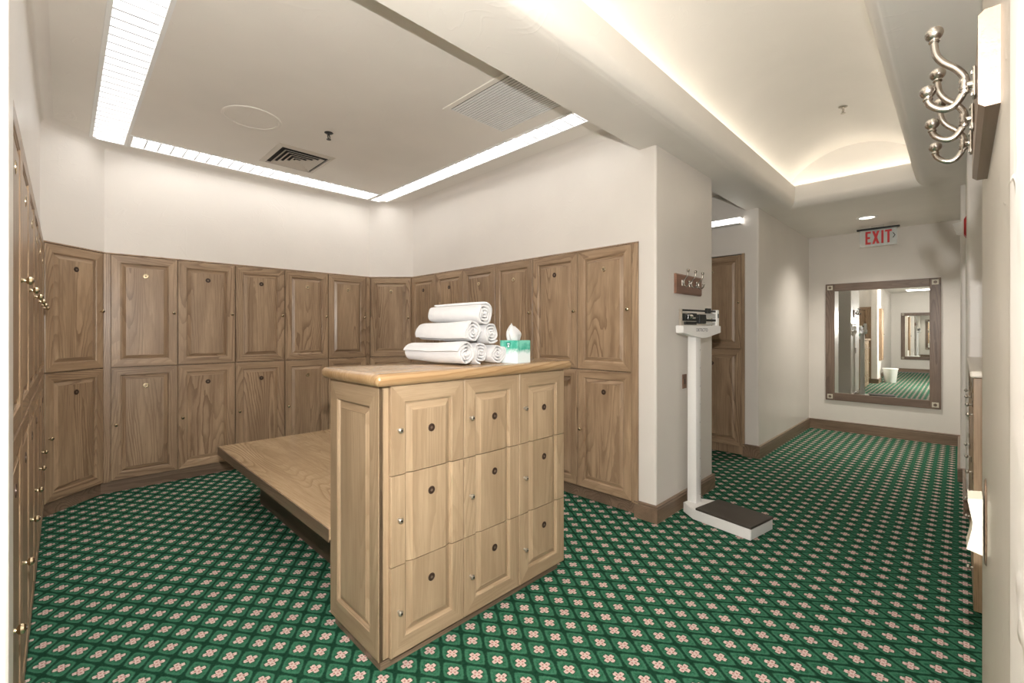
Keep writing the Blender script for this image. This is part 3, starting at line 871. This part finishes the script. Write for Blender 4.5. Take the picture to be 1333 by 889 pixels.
# shallow cabinet on the left pillar face, seen in the mirror
wc = thing('wall_cabinet', 'tall shallow oak cabinet on the pillar behind the camera, seen edge-on in the corridor mirror', 'cabinet', (-.66, YC, .62))
bm = bmesh.new(); box(bm, 0, .36, -.045, 0, 0, 1.42, .003); mesh_obj('body', bm, M['lk_v'], wc)
d = link('door', door_mesh(.35, 1.41), wc, (.005, -.045 - DT - .001, .005)); link('knob', knob_mesh(), d, (.03, 0, .7))
# EXIT sign
ex = thing('exit_sign', 'clear EXIT sign with red letters hanging from the corridor soffit', 'exit sign', (7.40, .935, 2.505), -pi / 2)
EW, EH = .375, .215
bm = bmesh.new(); box(bm, 0, EW, -.004, .004, 0, EH, .001); mesh_obj('panel', bm, M['acrylic'], ex)
bm = bmesh.new(); box(bm, .085, EW - .002, .0045, .0055, .004, EH - .004); mesh_obj('backing', bm, plain('sign_backing', (.84, .86, .84), .3), ex)
bm = bmesh.new(); box(bm, -.03, EW + .025, -.02, .02, EH - .002, EH + .022, .004); mesh_obj('top_rail', bm, M['black'], ex)
bm = bmesh.new(); box(bm, .12, .25, -.016, .016, EH + .02, 2.77 - 2.505, .003); mesh_obj('mount', bm, M['chrome'], ex)
bm = bmesh.new()
def L_(x0, segs):
    for a, b, c_, d in segs: box(bm, x0 + a, x0 + b, -.0056, -.0042, c_, d)
zl, zh = .03, .195
L_(.060, [(0, .022, zl, zh), (.022, .056, zl, zl + .025), (.022, .049, .100, .125), (.022, .056, zh - .025, zh)])
def bar2(xa, za, xb, zb, w, dy=0.):
    vs = []
    for y in (-.0056 - dy, -.0042): vs.append([bm.verts.new((x, y, z)) for x, z in ((xa - w, za), (xa + w, za), (xb + w, zb), (xb - w, zb))])
    a, b = vs
    for i in range(4): bm.faces.new((a[i], a[(i + 1) % 4], b[(i + 1) % 4], b[i]))
    bm.faces.new(a[::-1]); bm.faces.new(b)
bar2(.141, zl, .191, zh, .0125); bar2(.191, zl, .141, zh, .0125, .0004)
L_(.221, [(0, .022, zl, zh)])
L_(.258, [(0, .066, zh - .025, zh), (.022, .044, zl, zh - .025)])
mesh_obj('lettering', bm, M['red'], ex)
bm = bmesh.new(); bar2(.335, .150, .355, .118, .005); bar2(.355, .118, .335, .086, .005); mesh_obj('arrow', bm, M['black'], ex)

# fire alarm strobe
fs = thing('fire_strobe', 'white wedge strobe light on a red plate high on the right wall', 'fire alarm', (5.20, -.0345, 2.17), pi)
bm = bmesh.new(); b2 = bmesh.new(); box(b2, -.06, .06, -.014, 0, 0, .165, .0)
for v in b2.verts:
    if v.co.y < -.01: v.co.z = .0825 + (v.co.z - .0825) * .72; v.co.x *= .8
merge(bm, b2); mesh_obj('back_plate', bm, M['redp'], fs)
bm = bmesh.new()
pr = [(-.024, .03), (-.055, .034), (-.080, .112), (-.076, .118), (-.024, .128)]
A = [bm.verts.new((-.038, y, z)) for y, z in pr]; B = [bm.verts.new((.038, y, z)) for y, z in pr]
for i in range(5): bm.faces.new((A[i], A[(i + 1) % 5], B[(i + 1) % 5], B[i]))
bm.faces.new(A); bm.faces.new(B[::-1]); mesh_obj('lens', bm, M['white'], fs)

# ------------------------------------------------------------------ ceiling fittings
# troffers
def troffer(label, x0, x1, y0, y1, along, step):
    t = thing('strip_light', label, 'ceiling light', (x0, y0, ZC))
    W, L = x1 - x0, y1 - y0; f = .022
    bm = bmesh.new()
    for a in ((0, f, 0, L), (W - f, W, 0, L), (f, W - f, 0, f), (f, W - f, L - f, L)): box(bm, a[0] + .0005, a[1] - .0005, a[2] + .0005, a[3] - .0005, -.006, .09)
    mesh_obj('frame', bm, M['white_metal'], t)
    bm = bmesh.new(); box(bm, f, W - f, f, L - f, .070, .088); mesh_obj('lamp', bm, M['lamp'], t)
    bm = bmesh.new(); ax = 'x' if along == 'y' else 'y'
    prism2(bm, f, (W if along == 'y' else L) - f, 0, ax)
    span = (L if along == 'y' else W) - 2 * f; n = int(span / step)
    b0 = mesh_obj('louver_blade', bm, M['louver'], t); me = b0.data
    for k in range(1, n):
        c = f + k * span / n; loc = (0, c, 0) if along == 'y' else (c, 0, 0)
        if k == 1: b0.location = loc
        else: link('louver_blade', me, t, loc)
def prism2(bm, a, b, c, ax):
    pr = [(-.0045, .0), (.0045, .0), (.003, .045), (-.003, .045)]
    def P(s, o, z): return (s, c + o, z) if ax == 'x' else (c + o, s, z)
    A = [bm.verts.new(P(a, o, z)) for o, z in pr]; B = [bm.verts.new(P(b, o, z)) for o, z in pr]
    for i in range(4): bm.faces.new((A[i], A[(i + 1) % 4], B[(i + 1) % 4], B[i]))
    bm.faces.new(A); bm.faces.new(B[::-1])
troffer('louvered strip light along the left side of the bay ceiling', LX0, LX1, FY, BY1, 'y', .09)
troffer('louvered strip light along the back of the bay ceiling', LX1, RX0, BY0, BY1, 'x', .09)
troffer('louvered strip light along the right side of the bay ceiling', RX0, RX1, FY, BY1, 'y', .115)

# round speaker cover
sp = thing('ceiling_speaker', 'round flush speaker cover on the bay ceiling', 'speaker', (1.0, 3.75, ZC))
bm = bmesh.new(); lathe(bm, [(.170, -.0005), (.170, -.004), (0, -.006)], 40); mesh_obj('cover', bm, M['ceil'], sp, smooth=40)
bm = bmesh.new(); lathe(bm, [(.171, -.0005), (.173, -.006), (.185, -.0075), (.194, -.005), (.196, -.0005)], 40); mesh_obj('rim', bm, M['ceil'], sp, smooth=40)

def sprinkler(x, y, z, label, mat):
    t = thing('sprinkler_head', label, 'sprinkler', (x, y, z), .6)
    bm = bmesh.new(); lathe(bm, [(.034, .004), (.034, -.001), (.026, -.006), (.012, -.008), (0, -.008)], 22); mesh_obj('escutcheon', bm, M[mat], t, smooth=40)
    bm = bmesh.new(); tube(bm, [(0, 0, -.006), (0, 0, -.020)], .009, 10)
    for s in (1, -1): tube(bm, catmull([(0, 0, -.018), (s * .016, 0, -.024), (s * .015, 0, -.040), (0, 0, -.052)], 4), .0032, 6)
    tube(bm, [(0, 0, -.02), (0, 0, -.05)], .003, 6); mesh_obj('frame', bm, M[mat], t, smooth=40)
    bm = bmesh.new(); lathe(bm, [(0, -.050), (.018, -.052), (.018, -.055), (0, -.056)], 14); mesh_obj('deflector', bm, M[mat], t)
sprinkler(1.511, 3.592, ZC, 'small dark sprinkler head on the bay ceiling beside the square vent', 'black')
sprinkler(4.79, .72, 3.352, 'pale sprinkler head under the barrel vault of the corridor', 'nickel')

# square supply diffuser: nested frames
va = thing('air_diffuser', 'square four-way air vent on the bay ceiling near the back light', 'vent', (1.535, 4.35, ZC))
def sqframe(bm, ho, hi, zo, zi, th=.0025):
    """sloped square ring from outer half-size ho at zo to inner hi at zi"""
    rings = []
    for h, z in ((ho, zo), (hi, zi), (hi, zi + th), (ho, zo + th)):
        rings.append([bm.verts.new((sx * h * .86, sy * h, z)) for sx, sy in ((-1, -1), (1, -1), (1, 1), (-1, 1))])
    for a in range(4):
        A, B = rings[a], rings[(a + 1) % 4]
        for i in range(4): bm.faces.new((A[i], A[(i + 1) % 4], B[(i + 1) % 4], B[i]))
bm = bmesh.new(); sqframe(bm, .282, .235, -.001, -.012); mesh_obj('frame', bm, M['vent'], va)
bm = bmesh.new(); box(bm, -.2, .2, -.23, .23, -.0025, -.001); mesh_obj('duct_shade', bm, M['dark'], va)  # flat dark sheet painting the shade behind the vanes
for k in range(4):
    h = .200 - k * .045
    bm = bmesh.new(); sqframe(bm, h, h - .032, -.020, -.003); mesh_obj('vane', bm, M['vent'], va)
bm = bmesh.new(); box(bm, -.022, .022, -.026, .026, -.019, -.015); mesh_obj('center_plate', bm, M['vent'], va)

# return-air grille by the beam
rg = thing('return_grille', 'square slatted return air grille on the bay ceiling beside the beam', 'vent', (1.92, 1.93, ZC))
GW, GL = .595, .69
bm = bmesh.new()
for a in ((0, GW, 0, .04), (0, GW, GL - .04, GL), (0, .04, .04, GL - .04), (GW - .04, GW, .04, GL - .04)): box(bm, a[0], a[1], a[2], a[3], -.008, 0, .0015)
mesh_obj('frame', bm, M['ceil'], rg)
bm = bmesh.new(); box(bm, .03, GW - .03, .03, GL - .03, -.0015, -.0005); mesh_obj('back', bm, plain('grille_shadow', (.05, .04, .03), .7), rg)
bm = bmesh.new(); ns = 21
for k in range(ns):
    x = .045 + (GW - .09) * (k + .5) / ns; box(bm, x - .0085, x + .0085, .04, GL - .04, -.008, -.005)
mesh_obj('slats', bm, M['white_metal'], rg)

# recessed downlight
dl = thing('downlight', 'round recessed downlight in the corridor soffit near the EXIT sign', 'ceiling light', (6.80, .79, ZS))
bm = bmesh.new(); lathe(bm, [(.105, -.0005), (.105, -.006), (.08, -.009), (.075, -.004), (.075, -.0005)], 32); mesh_obj('trim_ring', bm, M['white_metal'], dl, smooth=40)
bm = bmesh.new(); lathe(bm, [(.074, -.001), (.074, -.003), (0, -.003)], 28); mesh_obj('lamp', bm, plain('downlight_lamp', (1, 1, 1), .5, 0, (1, .93, .80), 2.2), dl)

# cove lamps hidden behind the tray lip
for (n_, x0, x1, y0, y1, lab) in (('cove_lamp', TX0, TX1, TY1 + .05, TY1 + .08, 'fluorescent cove tube behind the left lip of the ceiling tray'),
                          ('cove_lamp', TX0, TX1, TY0 - .08, TY0 - .05, 'fluorescent cove tube behind the right lip of the ceiling tray'),
                          ('cove_lamp', TX1 + .05, TX1 + .08, TY0, TY1, 'fluorescent cove tube behind the far lip of the ceiling tray')):
    bm = bmesh.new(); box(bm, x0, x1, y0, y1, 2.975, 2.998, .004)
    tag(mesh_obj(n_, bm, M['lamp2']), lab, 'lamp', 'cove lamps')
# alcove light: linear valance on the wall above the lockers
al = thing('strip_light', 'short white strip light above the lockers of the narrow bay', 'ceiling light', (5.432, YP + .03, 2.615))
bm = bmesh.new(); box(bm, -.07, 0, 0, 1.6, 0, .012, .002); box(bm, -.005, 0, 0, 1.6, 0, .07); box(bm, -.075, -.0, 0, 1.6, .07, .078); mesh_obj('housing', bm, M['white_metal'], al)
bm = bmesh.new(); box(bm, -.066, -.006, .003, 1.597, .013, .068, .01); mesh_obj('lamp', bm, plain('strip_lamp', (1, 1, 1), .5, 0, (1, .96, .9), 3.0), al)

# corridor behind: ceiling light added for more ambient light, bin
for i, x in enumerate((-4.0,)):
    t = thing('strip_light', 'added square ceiling light brightening the corridor end behind the camera', 'ceiling light', (x, .95, ZS))
    bm = bmesh.new(); box(bm, -.32, .32, -.32, .32, -.02, 0, .004); mesh_obj('frame', bm, M['white_metal'], t)
    bm = bmesh.new(); box(bm, -.29, .29, -.29, .29, -.024, -.019); mesh_obj('lamp', bm, M['lamp'], t)
wb = thing('waste_bin', 'white plastic waste bin reflected in the corridor mirror', 'bin', (-.72, 1.37, 0))
bm = bmesh.new(); lathe(bm, [(0, .004), (.12, 0), (.125, .01), (.165, .36), (.172, .37), (.172, .385), (.160, .385), (.158, .36), (.118, .02), (0, .016)], 28); mesh_obj('tub', bm, M['bin'], wb, smooth=40)
bm = bmesh.new(); lathe(bm, [(.172, .372), (.178, .378), (.178, .392), (.165, .392)], 28); mesh_obj('rim', bm, M['bin'], wb, smooth=40)

# ------------------------------------------------------------------ lights
def light(name, typ, loc, energy, color=(1, 1, 1), **kw):
    l = bpy.data.lights.new(name, typ); l.energy = energy; l.color = color
    for k, v in kw.items(): setattr(l, k, v)
    o = bpy.data.objects.new(name, l); COL.objects.link(o); o.location = loc; return o
# the photographer's flash, just above the camera
light('camera_flash', 'POINT', (.0, .0, 1.70), 165, (1, .96, .92), shadow_soft_size=.012)

dsp = light('downlight_beam', 'SPOT', (6.80, .79, ZS - .012), 120, (1, .94, .85), shadow_soft_size=.06, spot_size=radians(125), spot_blend=1.0)
w = bpy.data.worlds.new('world'); scene.world = w; w.use_nodes = True
w.node_tree.nodes['Background'].inputs[0].default_value = (.9, .9, 1, 1)
w.node_tree.nodes['Background'].inputs[1].default_value = .3

vs = scene.view_settings
vs.view_transform = 'Standard'; vs.look = 'None'; vs.gamma = 1; vs.use_curve_mapping = False
vs.exposure = 0.66
